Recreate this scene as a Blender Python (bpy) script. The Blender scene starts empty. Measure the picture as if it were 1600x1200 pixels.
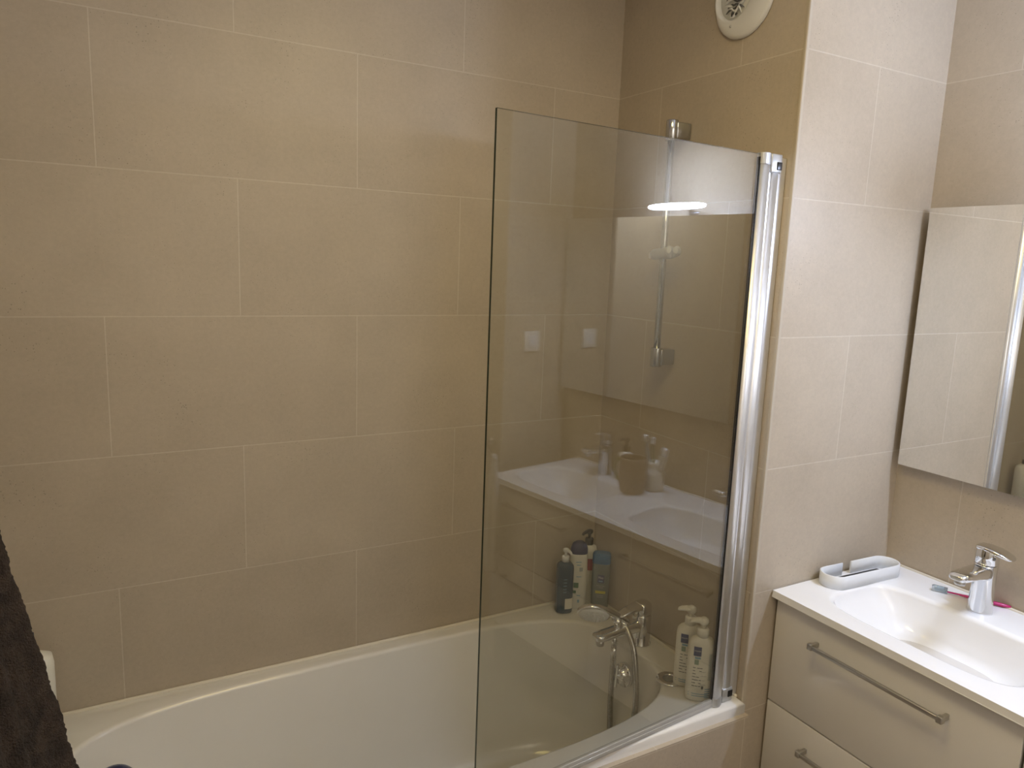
import bpy, bmesh, math, random
from math import sin, cos, pi, radians, sqrt
from mathutils import Vector, Matrix, noise as mnoise

random.seed(7)
S = bpy.context.scene
COL = S.collection
Z0 = 1.5455            # height of the eye-level grout line above the floor
RIM = 0.58             # bathtub rim
VT = 0.8785            # washbasin top
TH, TL = 1/3, 0.597    # tile height, tile length
YS = -0.6956           # outer corner
XD = 0.55              # vanity wall
YF = -1.975            # wall facing the tub

# ------------------------------------------------------------------ helpers
def N(nt, t, **kw):
    n = nt.nodes.new(t)
    for k, v in kw.items():
        if k in n.inputs: n.inputs[k].default_value = v
        else: setattr(n, k, v)
    return n

def mat(name, col, rough=0.4, metal=0.0, bump=0.0, bscale=60, var=0.0, vscale=8, coat=0.0, trans=0.0, ior=1.45, sss=0.0, sheen=0.0):
    m = bpy.data.materials.new(name); m.use_nodes = True
    nt = m.node_tree; b = nt.nodes['Principled BSDF']
    b.inputs['Base Color'].default_value = (*col, 1)
    b.inputs['Roughness'].default_value = rough
    b.inputs['Metallic'].default_value = metal
    b.inputs['Coat Weight'].default_value = coat
    b.inputs['Coat Roughness'].default_value = 0.05
    b.inputs['Transmission Weight'].default_value = trans
    b.inputs['IOR'].default_value = ior
    b.inputs['Sheen Weight'].default_value = sheen
    tc = N(nt, 'ShaderNodeTexCoord')
    nz = N(nt, 'ShaderNodeTexNoise', Scale=vscale, Detail=4)
    nt.links.new(tc.outputs['Object'], nz.inputs['Vector'])
    hs = N(nt, 'ShaderNodeMapRange', **{'From Min': .3, 'From Max': .7, 'To Min': 1-var, 'To Max': 1+var})
    nt.links.new(nz.outputs['Fac'], hs.inputs['Value'])
    mx = N(nt, 'ShaderNodeVectorMath', operation='SCALE')
    mx.inputs[0].default_value = col
    nt.links.new(hs.outputs['Result'], mx.inputs['Scale'])
    nt.links.new(mx.outputs['Vector'], b.inputs['Base Color'])
    if bump:
        n2 = N(nt, 'ShaderNodeTexNoise', Scale=bscale, Detail=5)
        nt.links.new(tc.outputs['Object'], n2.inputs['Vector'])
        bp = N(nt, 'ShaderNodeBump', Strength=bump, Distance=.01)
        nt.links.new(n2.outputs['Fac'], bp.inputs['Height']); nt.links.new(bp.outputs['Normal'], b.inputs['Normal'])
    return m

def tile_mat(name, axis, off, tl=TL, th=TH, c1=(.50, .427, .328), c2=(.474, .402, .308), grout=(.58, .515, .42), zoff=Z0-9*2*TH/3*1.0, horiz=False):
    """large stone-look tiles laid in half bond; axis 0: runs along x, 1: along y"""
    m = bpy.data.materials.new(name); m.use_nodes = True
    nt = m.node_tree; b = nt.nodes['Principled BSDF']; L = nt.links.new
    g = N(nt, 'ShaderNodeNewGeometry'); sp = N(nt, 'ShaderNodeSeparateXYZ'); L(g.outputs['Position'], sp.inputs[0])
    ax = N(nt, 'ShaderNodeMath', operation='SUBTRACT'); L(sp.outputs[axis], ax.inputs[0]); ax.inputs[1].default_value = off - 20*tl
    az = N(nt, 'ShaderNodeMath', operation='SUBTRACT')
    L(sp.outputs[1 if horiz else 2], az.inputs[0]); az.inputs[1].default_value = (0 if horiz else Z0) - 20*th
    cb = N(nt, 'ShaderNodeCombineXYZ'); L(ax.outputs[0], cb.inputs[0]); L(az.outputs[0], cb.inputs[1])
    br = N(nt, 'ShaderNodeTexBrick', offset=.5, offset_frequency=2, squash=1.0, squash_frequency=2)
    br.inputs['Scale'].default_value = 1; br.inputs['Brick Width'].default_value = tl; br.inputs['Row Height'].default_value = th
    br.inputs['Mortar Size'].default_value = .0016; br.inputs['Mortar Smooth'].default_value = .25; br.inputs['Bias'].default_value = 0
    br.inputs['Color1'].default_value = (*c1, 1); br.inputs['Color2'].default_value = (*c2, 1); br.inputs['Mortar'].default_value = (*grout, 1)
    L(cb.outputs[0], br.inputs['Vector'])
    # cloudy variation
    n1 = N(nt, 'ShaderNodeTexNoise', Scale=5.0, Detail=6, Roughness=.62); L(g.outputs['Position'], n1.inputs['Vector'])
    r1 = N(nt, 'ShaderNodeMapRange', **{'From Min': .3, 'From Max': .7, 'To Min': .93, 'To Max': 1.06}); L(n1.outputs['Fac'], r1.inputs['Value'])
    n1b = N(nt, 'ShaderNodeTexNoise', Scale=90.0, Detail=4, Roughness=.7); L(g.outputs['Position'], n1b.inputs['Vector'])
    r1b = N(nt, 'ShaderNodeMapRange', **{'From Min': .3, 'From Max': .7, 'To Min': .95, 'To Max': 1.05}); L(n1b.outputs['Fac'], r1b.inputs['Value'])
    mm = N(nt, 'ShaderNodeMath', operation='MULTIPLY'); L(r1.outputs[0], mm.inputs[0]); L(r1b.outputs[0], mm.inputs[1])
    # small pits, in clusters
    vo = N(nt, 'ShaderNodeTexVoronoi', Scale=120.0, Randomness=1.0); L(g.outputs['Position'], vo.inputs['Vector'])
    n2 = N(nt, 'ShaderNodeTexNoise', Scale=6.5, Detail=3); L(g.outputs['Position'], n2.inputs['Vector'])
    rr = N(nt, 'ShaderNodeMapRange', **{'From Min': .40, 'From Max': .75, 'To Min': .03, 'To Max': .175}); L(n2.outputs['Fac'], rr.inputs['Value'])
    lt = N(nt, 'ShaderNodeMath', operation='LESS_THAN'); L(vo.outputs['Distance'], lt.inputs[0]); L(rr.outputs[0], lt.inputs[1])
    nm = N(nt, 'ShaderNodeMath', operation='SUBTRACT'); nm.inputs[0].default_value = 1; L(br.outputs['Fac'], nm.inputs[1])
    pit = N(nt, 'ShaderNodeMath', operation='MULTIPLY'); L(lt.outputs[0], pit.inputs[0]); L(nm.outputs[0], pit.inputs[1])
    pk = N(nt, 'ShaderNodeMapRange', **{'To Min': 1.0, 'To Max': .62}); L(pit.outputs[0], pk.inputs['Value'])
    m2 = N(nt, 'ShaderNodeMath', operation='MULTIPLY'); L(mm.outputs[0], m2.inputs[0]); L(pk.outputs[0], m2.inputs[1])
    sc = N(nt, 'ShaderNodeVectorMath', operation='SCALE'); L(br.outputs['Color'], sc.inputs[0]); L(m2.outputs[0], sc.inputs['Scale'])
    L(sc.outputs['Vector'], b.inputs['Base Color'])
    b.inputs['Roughness'].default_value = .42
    # relief
    hg = N(nt, 'ShaderNodeMath', operation='MULTIPLY_ADD'); L(br.outputs['Fac'], hg.inputs[0]); hg.inputs[1].default_value = -.55
    hn = N(nt, 'ShaderNodeMath', operation='MULTIPLY'); L(n1b.outputs['Fac'], hn.inputs[0]); hn.inputs[1].default_value = .18
    hp = N(nt, 'ShaderNodeMath', operation='MULTIPLY_ADD'); L(pit.outputs[0], hp.inputs[0]); hp.inputs[1].default_value = -.2; L(hn.outputs[0], hp.inputs[2])
    L(hp.outputs[0], hg.inputs[2])
    bp = N(nt, 'ShaderNodeBump', Strength=.45, Distance=.002); L(hg.outputs[0], bp.inputs['Height']); L(bp.outputs['Normal'], b.inputs['Normal'])
    return m

def glass_mat(name, tint):
    """thin pane: clear transmission plus a real Fresnel mirror on each face"""
    m = bpy.data.materials.new(name); m.use_nodes = True
    nt = m.node_tree; L = nt.links.new
    for n in list(nt.nodes): nt.nodes.remove(n)
    out = N(nt, 'ShaderNodeOutputMaterial'); mix = N(nt, 'ShaderNodeMixShader')
    tr = N(nt, 'ShaderNodeBsdfTransparent'); tr.inputs[0].default_value = (*tint, 1)
    gl = N(nt, 'ShaderNodeBsdfGlossy'); gl.inputs['Roughness'].default_value = 0.0; gl.inputs[0].default_value = (1, 1, 1, 1)
    ge = N(nt, 'ShaderNodeNewGeometry')
    io = N(nt, 'ShaderNodeMapRange', **{'To Min': 1.70, 'To Max': 1/1.70}); L(ge.outputs['Backfacing'], io.inputs['Value'])
    fr = N(nt, 'ShaderNodeFresnel'); L(io.outputs[0], fr.inputs['IOR'])
    L(fr.outputs[0], mix.inputs[0]); L(tr.outputs[0], mix.inputs[1]); L(gl.outputs[0], mix.inputs[2]); L(mix.outputs[0], out.inputs[0])
    return m

def emit_mat(name, col, s):
    m = bpy.data.materials.new(name); m.use_nodes = True
    b = m.node_tree.nodes['Principled BSDF']
    b.inputs['Base Color'].default_value = (.9, .9, .9, 1)
    b.inputs['Emission Color'].default_value = (*col, 1); b.inputs['Emission Strength'].default_value = s
    return m

# mesh builders ---------------------------------------------------------
def box(bm, x0, x1, y0, y1, z0, z1, bev=0, seg=2, mi=0, M=None):
    t = bmesh.new()
    vs = [t.verts.new((x, y, z)) for x in (x0, x1) for y in (y0, y1) for z in (z0, z1)]
    for f in [(0,1,3,2),(4,6,7,5),(0,4,5,1),(2,3,7,6),(0,2,6,4),(1,5,7,3)]:
        t.faces.new([vs[i] for i in f])
    if bev: bmesh.ops.bevel(t, geom=t.edges[:], offset=bev, segments=seg, affect='EDGES', profile=.5)
    for f in t.faces: f.material_index = mi; f.smooth = bool(bev)
    join(bm, t, M)

def join(bm, t, M=None):
    if M is not None: bmesh.ops.transform(t, matrix=M, verts=t.verts)
    bmesh.ops.recalc_face_normals(t, faces=t.faces[:])
    me = bpy.data.meshes.new('tmp'); t.to_mesh(me); t.free(); bm.from_mesh(me); bpy.data.meshes.remove(me)

def loops(bm, rings, cap0=True, cap1=True, mi=0, smooth=True, M=None, closed=True, recalc=True):
    """skin consecutive rings (lists of points, same length)"""
    t = bmesh.new() 
    R = [[t.verts.new(p) for p in r] for r in rings]
    n = len(R[0])
    for a, b in zip(R[:-1], R[1:]):
        for i in range(n if closed else n-1):
            j = (i+1) % n
            try: t.faces.new((a[i], a[j], b[j], b[i]))
            except ValueError: pass
    if cap0: t.faces.new(R[0][::-1])
    if cap1: t.faces.new(R[-1])
    for f in t.faces: f.material_index = mi; f.smooth = smooth and len(f.verts) <= 4
    bmesh.ops.remove_doubles(t, verts=t.verts[:], dist=1e-6)
    join(bm, t, M)

def ell(rx, ry, z, n=40, e=2.0, cx=0, cy=0):
    out = []
    for i in range(n):
        a = 2*pi*i/n; c, s = cos(a), sin(a)
        out.append((cx+rx*math.copysign(abs(c)**(2/e), c), cy+ry*math.copysign(abs(s)**(2/e), s), z))
    return out

def loft(bm, secs, n=40, mi=0, M=None, caps=(True, True), smooth=True):
    """secs: (z, rx, ry, exponent[, cx, cy])"""
    loops(bm, [ell(s[1], s[2], s[0], n, s[3] if len(s) > 3 else 2, s[4] if len(s) > 4 else 0, s[5] if len(s) > 5 else 0) for s in secs], caps[0], caps[1], mi, smooth, M)

def lathe(bm, prof, n=36, mi=0, M=None, caps=(True, True)):
    loft(bm, [(z, r, r, 2) for r, z in prof], n, mi, M, caps)

def tube(bm, pts, r, n=12, mi=0, M=None, sub=6, flat=None):
    """smooth tube through points; r number or list; flat = (w,h) factor"""
    P = [Vector(p) for p in pts]
    rs = r if isinstance(r, (list, tuple)) else [r]*len(P)
    C = []; RR = []
    for i in range(len(P)-1):
        p0 = P[max(i-1, 0)]; p1 = P[i]; p2 = P[i+1]; p3 = P[min(i+2, len(P)-1)]
        for k in range(sub):
            t = k/sub
            C.append(.5*((2*p1)+(p2-p0)*t+(2*p0-5*p1+4*p2-p3)*t*t+(3*p1-p0-3*p2+p3)*t**3)); RR.append(rs[i]*(1-t)+rs[i+1]*t)
    C.append(P[-1]); RR.append(rs[-1])
    T = (C[1]-C[0]).normalized(); U = T.orthogonal().normalized()
    if abs(T.z) < .95: U = Vector((0, 0, 1)).cross(T).normalized()
    rings = []
    for i, c in enumerate(C):
        T = (C[min(i+1, len(C)-1)]-C[max(i-1, 0)]).normalized()
        U = (U - T*U.dot(T)).normalized(); V = T.cross(U)
        w, h = flat if flat else (1, 1)
        rings.append([c + RR[i]*(w*cos(2*pi*k/n)*U + h*sin(2*pi*k/n)*V) for k in range(n)])
    loops(bm, rings, True, True, mi, True, M)

def prism(bm, outline, z0, z1, bev=0, mi=0, M=None, seg=2):
    t = bmesh.new()
    a = [t.verts.new((x, y, z0)) for x, y in outline]; b = [t.verts.new((x, y, z1)) for x, y in outline]
    n = len(a)
    for i in range(n): t.faces.new((a[i], a[(i+1) % n], b[(i+1) % n], b[i]))
    t.faces.new(a[::-1]); t.faces.new(b)
    if bev:
        es = [e for e in t.edges if abs(e.verts[0].co.z-e.verts[1].co.z) < 1e-6]
        bmesh.ops.bevel(t, geom=es, offset=bev, segments=seg, affect='EDGES', profile=.5)
    for f in t.faces: f.material_index = mi; f.smooth = False
    join(bm, t, M)

def sphere(bm, c, r, mi=0, sc=(1, 1, 1)):
    t = bmesh.new(); bmesh.ops.create_uvsphere(t, u_segments=24, v_segments=16, radius=r)
    for f in t.faces: f.material_index = mi; f.smooth = True
    join(bm, t, Matrix.Translation(c) @ Matrix.Diagonal((*sc, 1)))

def BM(): return bmesh.new()

def origin(o):
    v = Vector((0, 0, 0))
    while o is not None: v += o.location; o = o.parent
    return v

def obj(name, bm, mats, parent=None, world=False):
    if world and parent is not None:
        bmesh.ops.translate(bm, vec=-origin(parent), verts=bm.verts[:])
    me = bpy.data.meshes.new(name); bm.to_mesh(me); bm.free()
    for m in (mats if isinstance(mats, (list, tuple)) else [mats]): me.materials.append(m)
    o = bpy.data.objects.new(name, me); COL.objects.link(o)
    if parent is not None: o.parent = parent
    return o

def thing(name, label, cat, loc=(0, 0, 0), rz=0, group=None):
    o = bpy.data.objects.new(name, None); COL.objects.link(o); o.empty_display_size = .05
    o.location = loc; o.rotation_euler = (0, 0, rz)
    o['label'] = label; o['category'] = cat
    if group: o['group'] = group
    return o

def tag(o, label, cat, group=None):
    o['label'] = label; o['category'] = cat
    if group: o['group'] = group
    return o

def struct(name, bm, mats, label=None):
    o = obj(name, bm, mats); o['kind'] = 'structure'
    if label: o['label'] = label
    return o

def dup(root, loc, label, rz=None):
    def cp(o, par):
        c = o.copy(); COL.objects.link(c); c.parent = par
        for ch in o.children: cp(ch, c)
        return c
    r = cp(root, None); r.location = loc; r['label'] = label
    if rz is not None: r.rotation_euler = (0, 0, rz)
    return r

def text_bm(txt, size, depth=.0004):
    cu = bpy.data.curves.new('t', 'FONT'); cu.body = txt; cu.size = size; cu.align_x = 'CENTER'; cu.align_y = 'CENTER'; cu.extrude = 0
    cu.resolution_u = 3
    o = bpy.data.objects.new('t', cu); COL.objects.link(o)
    dg = bpy.context.evaluated_depsgraph_get(); dg.update()
    me = bpy.data.meshes.new_from_object(o.evaluated_get(dg))
    b = bmesh.new(); b.from_mesh(me)
    bpy.data.objects.remove(o); bpy.data.curves.remove(cu); bpy.data.meshes.remove(me)
    return b

def wrap(b, rx, ry, e, a0, z, out=.0006):
    """lay a flat (x,y) mesh onto a lofted bottle side: x runs around, y goes up"""
    r = (rx+ry)/2
    for v in b.verts:
        x, y = v.co.x, v.co.y
        a = a0 + x/rx if abs(cos(a0)) < .7 else a0 + x/ry
        c, s = cos(a), sin(a)
        k = (abs(c/rx)**e + abs(s/ry)**e)**(-1/e) + out
        v.co = Vector((k*c, k*s, z+y))
    return b

def patch(w, h, rx, ry, e, a0, z, out=.0004, n=14, rnd=0):
    b = BM(); g = []
    for j in range(5):
        g.append([b.verts.new((-w/2+w*i/n, -h/2+h*j/4, 0)) for i in range(n+1)])
    for j in range(4):
        for i in range(n): b.faces.new((g[j][i], g[j][i+1], g[j+1][i+1], g[j+1][i]))
    for f in b.faces: f.smooth = True
    return wrap(b, rx, ry, e, a0, z, out)

# ------------------------------------------------------------------ materials
M_w1 = tile_mat('tile_back', 0, -.2367)
M_w2 = tile_mat('tile_right', 1, -.1987)
M_w3 = tile_mat('tile_niche', 0, .271)
M_w4 = tile_mat('tile_vanity', 1, -.881+TL/2)
M_w5 = tile_mat('tile_front', 0, .40)
M_tub_panel = tile_mat('tile_bath', 0, .285)
M_floor = tile_mat('tile_floor', 0, 0, tl=.6, th=.6, c1=(.36, .31, .25), c2=(.33, .285, .23), grout=(.4, .36, .3), horiz=True)
M_paint = mat('ceiling_paint', (.82, .79, .74), .8, bump=.05, bscale=200)
M_dark = mat('corridor_paint', (.10, .085, .07), .8, var=.05)
M_acryl = mat('white_acrylic', (.83, .815, .78), .12, coat=.5, var=.01)
M_ceram = mat('white_ceramic', (.92, .92, .92), .1, coat=.6, var=.01)
M_gloss = mat('gloss_white_lacquer', (.72, .695, .66), .16, coat=.4, var=.01)
M_chrome = mat('chrome', (.78, .79, .81), .07, 1.0, var=.02)
M_alu = mat('brushed_aluminium', (.80, .81, .83), .36, .75, var=.02, vscale=30)
M_cap = mat('silver_plastic', (.50, .51, .52), .35, .6)
M_nickel = mat('satin_nickel', (.52, .51, .49), .3, 1.0, var=.03)
M_rail = mat('dark_chrome', (.50, .51, .53), .12, 1.0, var=.02)
M_black = mat('black_plastic', (.012, .012, .014), .3)
M_white = mat('white_plastic', (.82, .84, .86), .35, var=.01)
M_cream = mat('cream_plastic', (.84, .82, .74), .3, var=.01)
M_navy = mat('navy_plastic', (.012, .022, .11), .28)
M_blue = mat('deep_blue_bottle', (.004, .042, .085), .15, coat=.1, var=.1)
M_blue_cap = mat('bright_blue_cap', (.012, .13, .32), .3)
M_gel = mat('grey_green_gel', (.15, .175, .16), .15, coat=.5, var=.06)
M_label = mat('paper_label', (.75, .74, .68), .5)
M_print = mat('dark_print', (.10, .11, .13), .5)
M_red = mat('red_print', (.36, .02, .025), .4)
M_yellow = mat('yellow_print', (.55, .50, .03), .4)
M_green = mat('green_print', (.05, .17, .08), .4)
M_green_b = mat('green_bottle', (.02, .22, .10), .15, coat=.4)
M_lblue = mat('pale_blue_print', (.22, .40, .58), .4)
M_edge = mat('glass_edge', (.012, .035, .022), .15)
M_glass = glass_mat('clear_glass', (.885, .888, .862))
M_seal = mat('grey_rubber', (.16, .16, .15), .4)
M_clearseal = mat('clear_seal', (.42, .41, .38), .25, coat=.3)
M_caulk = mat('silicone', (.80, .75, .64), .45)
M_trim = mat('tile_trim', (.50, .44, .35), .4)
M_mirror = mat('mirror_silver', (.90, .91, .90), .0, 1.0)
M_towel = mat('brown_terry', (.044, .029, .020), .95, bump=1.0, bscale=420, var=.5, vscale=45)
M_towel_w = mat('white_terry', (.78, .75, .70), .9, bump=.6, bscale=300, var=.08, vscale=60)
M_hose = mat('hose_steel', (.48, .47, .45), .22, 1.0, var=.2, vscale=200)
M_pink = mat('magenta_plastic', (.50, .008, .14), .2, coat=.4)
M_clearcap = mat('clear_cap', (.70, .78, .84), .08, trans=.75, coat=.3)
M_beige = mat('beige_stoneware', (.36, .28, .20), .5, var=.06)
M_olive = mat('olive_glaze', (.20, .24, .07), .3)
M_foam = mat('filter_grey', (.10, .10, .10), .6, var=.5, vscale=60)
M_filter = mat('white_filter', (.80, .80, .77), .7, bump=.4, bscale=50, var=.15)
M_lamp = emit_mat('lamp_diffuser', (.62, .73, 1.0), 510)

# ------------------------------------------------------------------ room shell
def wbox(x0, x1, y0, y1, z0, z1, slots):
    b = BM(); box(b, x0, x1, y0, y1, z0, z1)
    b.normal_update()
    for f in b.faces:
        n = f.normal
        k = 'x' if abs(n.x) > .5 else 'y' if abs(n.y) > .5 else 'z'
        f.material_index = slots.get(k, 0)
    return b
HC = 2.56
struct('floor', wbox(-1.8, .7, -3.3, .1, -.1, 0, {}), M_floor)
struct('ceiling', wbox(-1.8, .7, -3.3, .1, HC, HC+.1, {}), M_paint)
struct('wall_back', wbox(-1.8, .7, 0, .1, 0, HC, {}), M_w1)
struct('wall_right', wbox(0, .05, YS, 0, 0, HC, {'x': 0, 'y': 1}), [M_w2, M_w3])
struct('wall_niche', wbox(.05, .7, YS, YS+.08, 0, HC, {}), M_w3)
struct('wall_vanity', wbox(XD, XD+.1, -2.1, YS, 0, HC, {}), M_w4)
struct('wall_front', wbox(.205, XD, YF-.12, YF, 0, HC, {'x': 0}), M_w5)
struct('wall_hall', wbox(-1.8, .7, -2.72, -2.6, 0, HC, {}), M_paint)
struct('wall_left', wbox(-1.8, -1.7, -2.6, 0, 0, HC, {'x': 0}), tile_mat('tile_left', 1, -.3))
struct('wall_hall_right', wbox(.30, .42, -2.6, YF-.12, 0, HC, {}), M_dark)
b = BM(); prism(b, [(-.0026, YS+.005), (-.0032, YS+.001), (-.0026, YS-.0018), (-.001, YS-.003), (.0065, YS-.0026), (.0065, YS+.0005), (.0005, YS+.005)], 0, HC)
struct('trim_1', b, M_trim, 'pale corner strip on the outer tile edge')
# tiled front of the bath
struct('wall_bath', wbox(-1.7, -.0, -.72, -.705, 0, RIM-.03, {}), M_tub_panel)

# ------------------------------------------------------------------ bathtub
tub = thing('bathtub', 'white acrylic built-in bathtub with oval basin along the tiled wall', 'bathtub', (-.85, -.355, 0))
def basin_pt(a, cx, cy, ax, by, e):
    c, s = cos(a), sin(a)
    k = (abs(c/ax)**e + abs(s/by)**e)**(-1/e)
    return cx+k*c, cy+k*s
def rect_pt(a, cx, cy, x0, x1, y0, y1):
    c, s = cos(a), sin(a); t = 1e9
    if c > 1e-9: t = min(t, (x1-cx)/c)
    if c < -1e-9: t = min(t, (x0-cx)/c)
    if s > 1e-9: t = min(t, (y1-cy)/s)
    if s < -1e-9: t = min(t, (y0-cy)/s)
    return cx+t*c, cy+t*s
def angle_list(cx, cy, x0, x1, y0, y1, n, ax, by):
    # parametrise by the ellipse so points stay even, then add the exact corners
    A = [math.atan2(by*sin(2*pi*i/n), ax*cos(2*pi*i/n)) % (2*pi) for i in range(n)]
    for x in (x0, x1):
        for y in (y0, y1):
            t = math.atan2(y-cy, x-cx) % (2*pi)
            k = min(range(len(A)), key=lambda i: abs(A[i]-t)); A[k] = t
    return sorted(A)
tx0, tx1, ty0, ty1 = -1.697, -.003, -.708, -.003
bcx, bcy, bax, bby = -.838, -.349, .733, .293
A = angle_list(bcx, bcy, tx0, tx1, ty0, ty1, 120, bax, bby)
def tub_ring(sx0, sx1, sy, z, e):
    """basin ring; sx0: left half-length, sx1: right half-length"""
    out = []
    for a in A:
        ax = sx1 if cos(a) > 0 else sx0
        x, y = basin_pt(a, bcx, bcy, ax, sy, e); out.append((x, y, z))
    return out
def rect_ring(z, ins=0):
    return [(*rect_pt(a, bcx, bcy, tx0+ins, tx1-ins, ty0+ins, ty1-ins), z) for a in A]
def blend(r0, r1, t): return [tuple(p*(1-t)+q*t for p, q in zip(a, c)) for a, c in zip(r0, r1)]
e0 = 3.7
rings = [rect_ring(RIM-.034), rect_ring(RIM-.006), rect_ring(RIM-.0018, .0018), rect_ring(RIM, .006)]
inner = tub_ring(bax+.012, bax+.012, bby+.012, RIM, e0)
rings += [inner]
for k in range(1, 7):
    t = k/6*pi/2
    rings.append(tub_ring(bax+.012*(1-sin(t)), bax+.012*(1-sin(t)), bby+.012*(1-sin(t)), RIM-.012*(1-cos(t)), e0))
for d, l, r, w, e in [(.05, .715, .722, .286, 3.6), (.12, .675, .705, .276, 3.4), (.20, .62, .685, .264, 3.2), (.28, .56, .662, .25, 3.1), (.34, .51, .640, .236, 3.0), (.375, .475, .615, .215, 3.0), (.395, .43, .575, .185, 2.9), (.402, .36, .51, .14, 2.8), (.406, .15, .25, .06, 2.5)]:
    rings.append(tub_ring(l, r, w, RIM-d, e))
b = BM(); loops(b, rings, False, True)
obj('shell', b, M_acryl, tub, True)
b = BM()
box(b, tx0, tx1, -.0085, -.0005, RIM-.004, RIM+.006, .003)
box(b, -.0085, -.0005, ty0+.03, -.004, RIM-.004, RIM+.006, .003)
obj('sealant', b, M_caulk, tub, True)
# overflow with rotary waste knob on the end wall
b = BM(); Mo = Matrix.Translation((-.131, -.365, RIM-.072)) @ Matrix.Rotation(-radians(86), 4, 'Y')
lathe(b, [(.0, -.004), (.036, -.004), (.036, .006), (.034, .010), (.026, .012), (.024, .022), (.022, .026), (.0, .026)], 40, M=Mo)
ov = obj('overflow', b, M_chrome, tub, True)
b = BM(); box(b, -.036, .036, -.005, .005, .024, .034, .003, M=Mo); box(b, -.005, .005, -.03, .012, .024, .032, .003, M=Mo)
obj('knob', b, M_chrome, ov, True)
# round chrome cap let into the rim
t = thing('hose_outlet', 'round chrome ring with dark centre let into the tub rim by the white bottles', 'fitting', (-.114, -.535, RIM))
b = BM(); lathe(b, [(.016, .0005), (.0355, .0005), (.0365, .002), (.034, .0045), (.026, .006), (.0195, .006), (.018, .003)], 44, caps=(False, False)); obj('ring', b, M_chrome, t)
b = BM(); lathe(b, [(0, .0008), (.0185, .0008), (.0185, .002), (.014, .0022), (.013, .005), (.010, .0065), (.0, .0065)], 36); obj('insert', b, M_seal, t)

# ------------------------------------------------------------------ bath mixer + hand shower + hose
mx = thing('bath_mixer', 'chrome single-lever bath mixer standing on the tub rim', 'tap', (-.058, -.340, RIM))
b = BM(); loft(b, [(0, .031, .031, 2), (.004, .031, .031, 2), (.007, .0275, .0275, 2), (.05, .0272, .0272, 2.1), (.088, .0268, .0268, 2.2), (.094, .026, .026, 2.2), (.096, .0235, .0235, 2.2)], 40); obj('body', b, M_chrome, mx)
b = BM()
rg = []
for x, z, w, h in [(.0, .062, .021, .021), (-.03, .061, .0205, .019), (-.075, .059, .020, .0165), (-.115, .057, .0215, .0135), (-.145, .056, .0225, .012), (-.162, .0555, .021, .011), (-.171, .055, .016, .009), (-.174, .055, .008, .005)]:
    rg.append([(x, w*math.copysign(abs(cos(a))**.7, cos(a)), z+h*math.copysign(abs(sin(a))**.7, sin(a))) for a in [2*pi*i/28 for i in range(28)]])
loops(b, rg); sp = obj('spout', b, M_chrome, mx)
b = BM(); lathe(b, [(.0, .028), (.011, .028), (.012, .031), (.0125, .046), (0, .046)], 28, M=Matrix.Translation((-.152, 0, .0))); obj('aerator', b, M_nickel, sp)
b = BM(); loft(b, [(.095, .0245, .0245, 2.2), (.10, .0258, .0258, 2.3), (.118, .0255, .0252, 2.4), (.128, .024, .023, 2.4), (.133, .018, .017, 2.4)], 36)
rg = []
for x, z, w, h in [(.012, .121, .0205, .011), (-.02, .122, .021, .009), (-.045, .119, .020, .006), (-.072, .112, .018, .0045), (-.088, .107, .014, .0035), (-.092, .106, .009, .002)]:
    rg.append([(x, w*math.copysign(abs(cos(a))**.6, cos(a)), z+h*math.copysign(abs(sin(a))**.6, sin(a))) for a in [2*pi*i/24 for i in range(24)]])
loops(b, rg); obj('lever', b, M_chrome, mx)
b = BM(); lathe(b, [(.0, .0), (.0135, .0), (.0135, .004), (.011, .012), (.013, .022), (.015, .030), (0, .030)], 26, M=Matrix.Translation((-.086, 0, .070)) @ Matrix.Rotation(-.35, 4, 'Y')); obj('cradle', b, M_chrome, mx)
b = BM(); lathe(b, [(0, 0), (.0095, 0), (.0095, .012), (.008, .014), (.008, .026), (0, .026)], 24, M=Matrix.Translation((-.100, 0, .020))); obj('hose_socket', b, M_chrome, mx)

hs = thing('hand_shower', 'chrome hand shower with white spray face resting on the bath mixer', 'shower head', (-.236, -.336, RIM+.137))
hs.rotation_euler = (radians(-42), radians(22), 0)
b = BM()
Mh = Matrix.Rotation(radians(7), 4, 'Y')
loft(b, [(-.011, .0, .0, 2), (-.011, .050, .043, 2), (-.008, .0525, .0455, 2), (.001, .051, .044, 2), (.008, .040, .034, 2), (.013, .022, .018, 2), (.015, .0, .0, 2)], 44, caps=(False, False), M=Mh)
hd = obj('head', b, M_chrome, hs)
b = BM(); loft(b, [(-.0112, .046, .039, 2), (-.015, .043, .036, 2), (-.0165, .030, .025, 2), (-.017, .0, .0, 2)], 44, caps=(False, False), M=Mh); fc = obj('spray_face', b, M_white, hs)
b = BM()
for r, k in [(.032, 16), (.021, 10), (.010, 5)]:
    for i in range(k):
        a = 2*pi*i/k; lathe(b, [(.0018, -.0165), (.0012, -.0205), (0, -.0205)], 8, M=Mh @ Matrix.Translation((r*cos(a), r*.83*sin(a), 0)))
obj('nozzles', b, M_white, fc)
b = BM(); tube(b, [(.012, 0, .006), (.045, 0, .007), (.075, 0, .004), (.105, 0, -.003), (.130, 0, -.012)], [.016, .0155, .0135, .012, .011], 20, flat=(1.15, .85)); obj('handle', b, M_chrome, hs)

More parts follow.
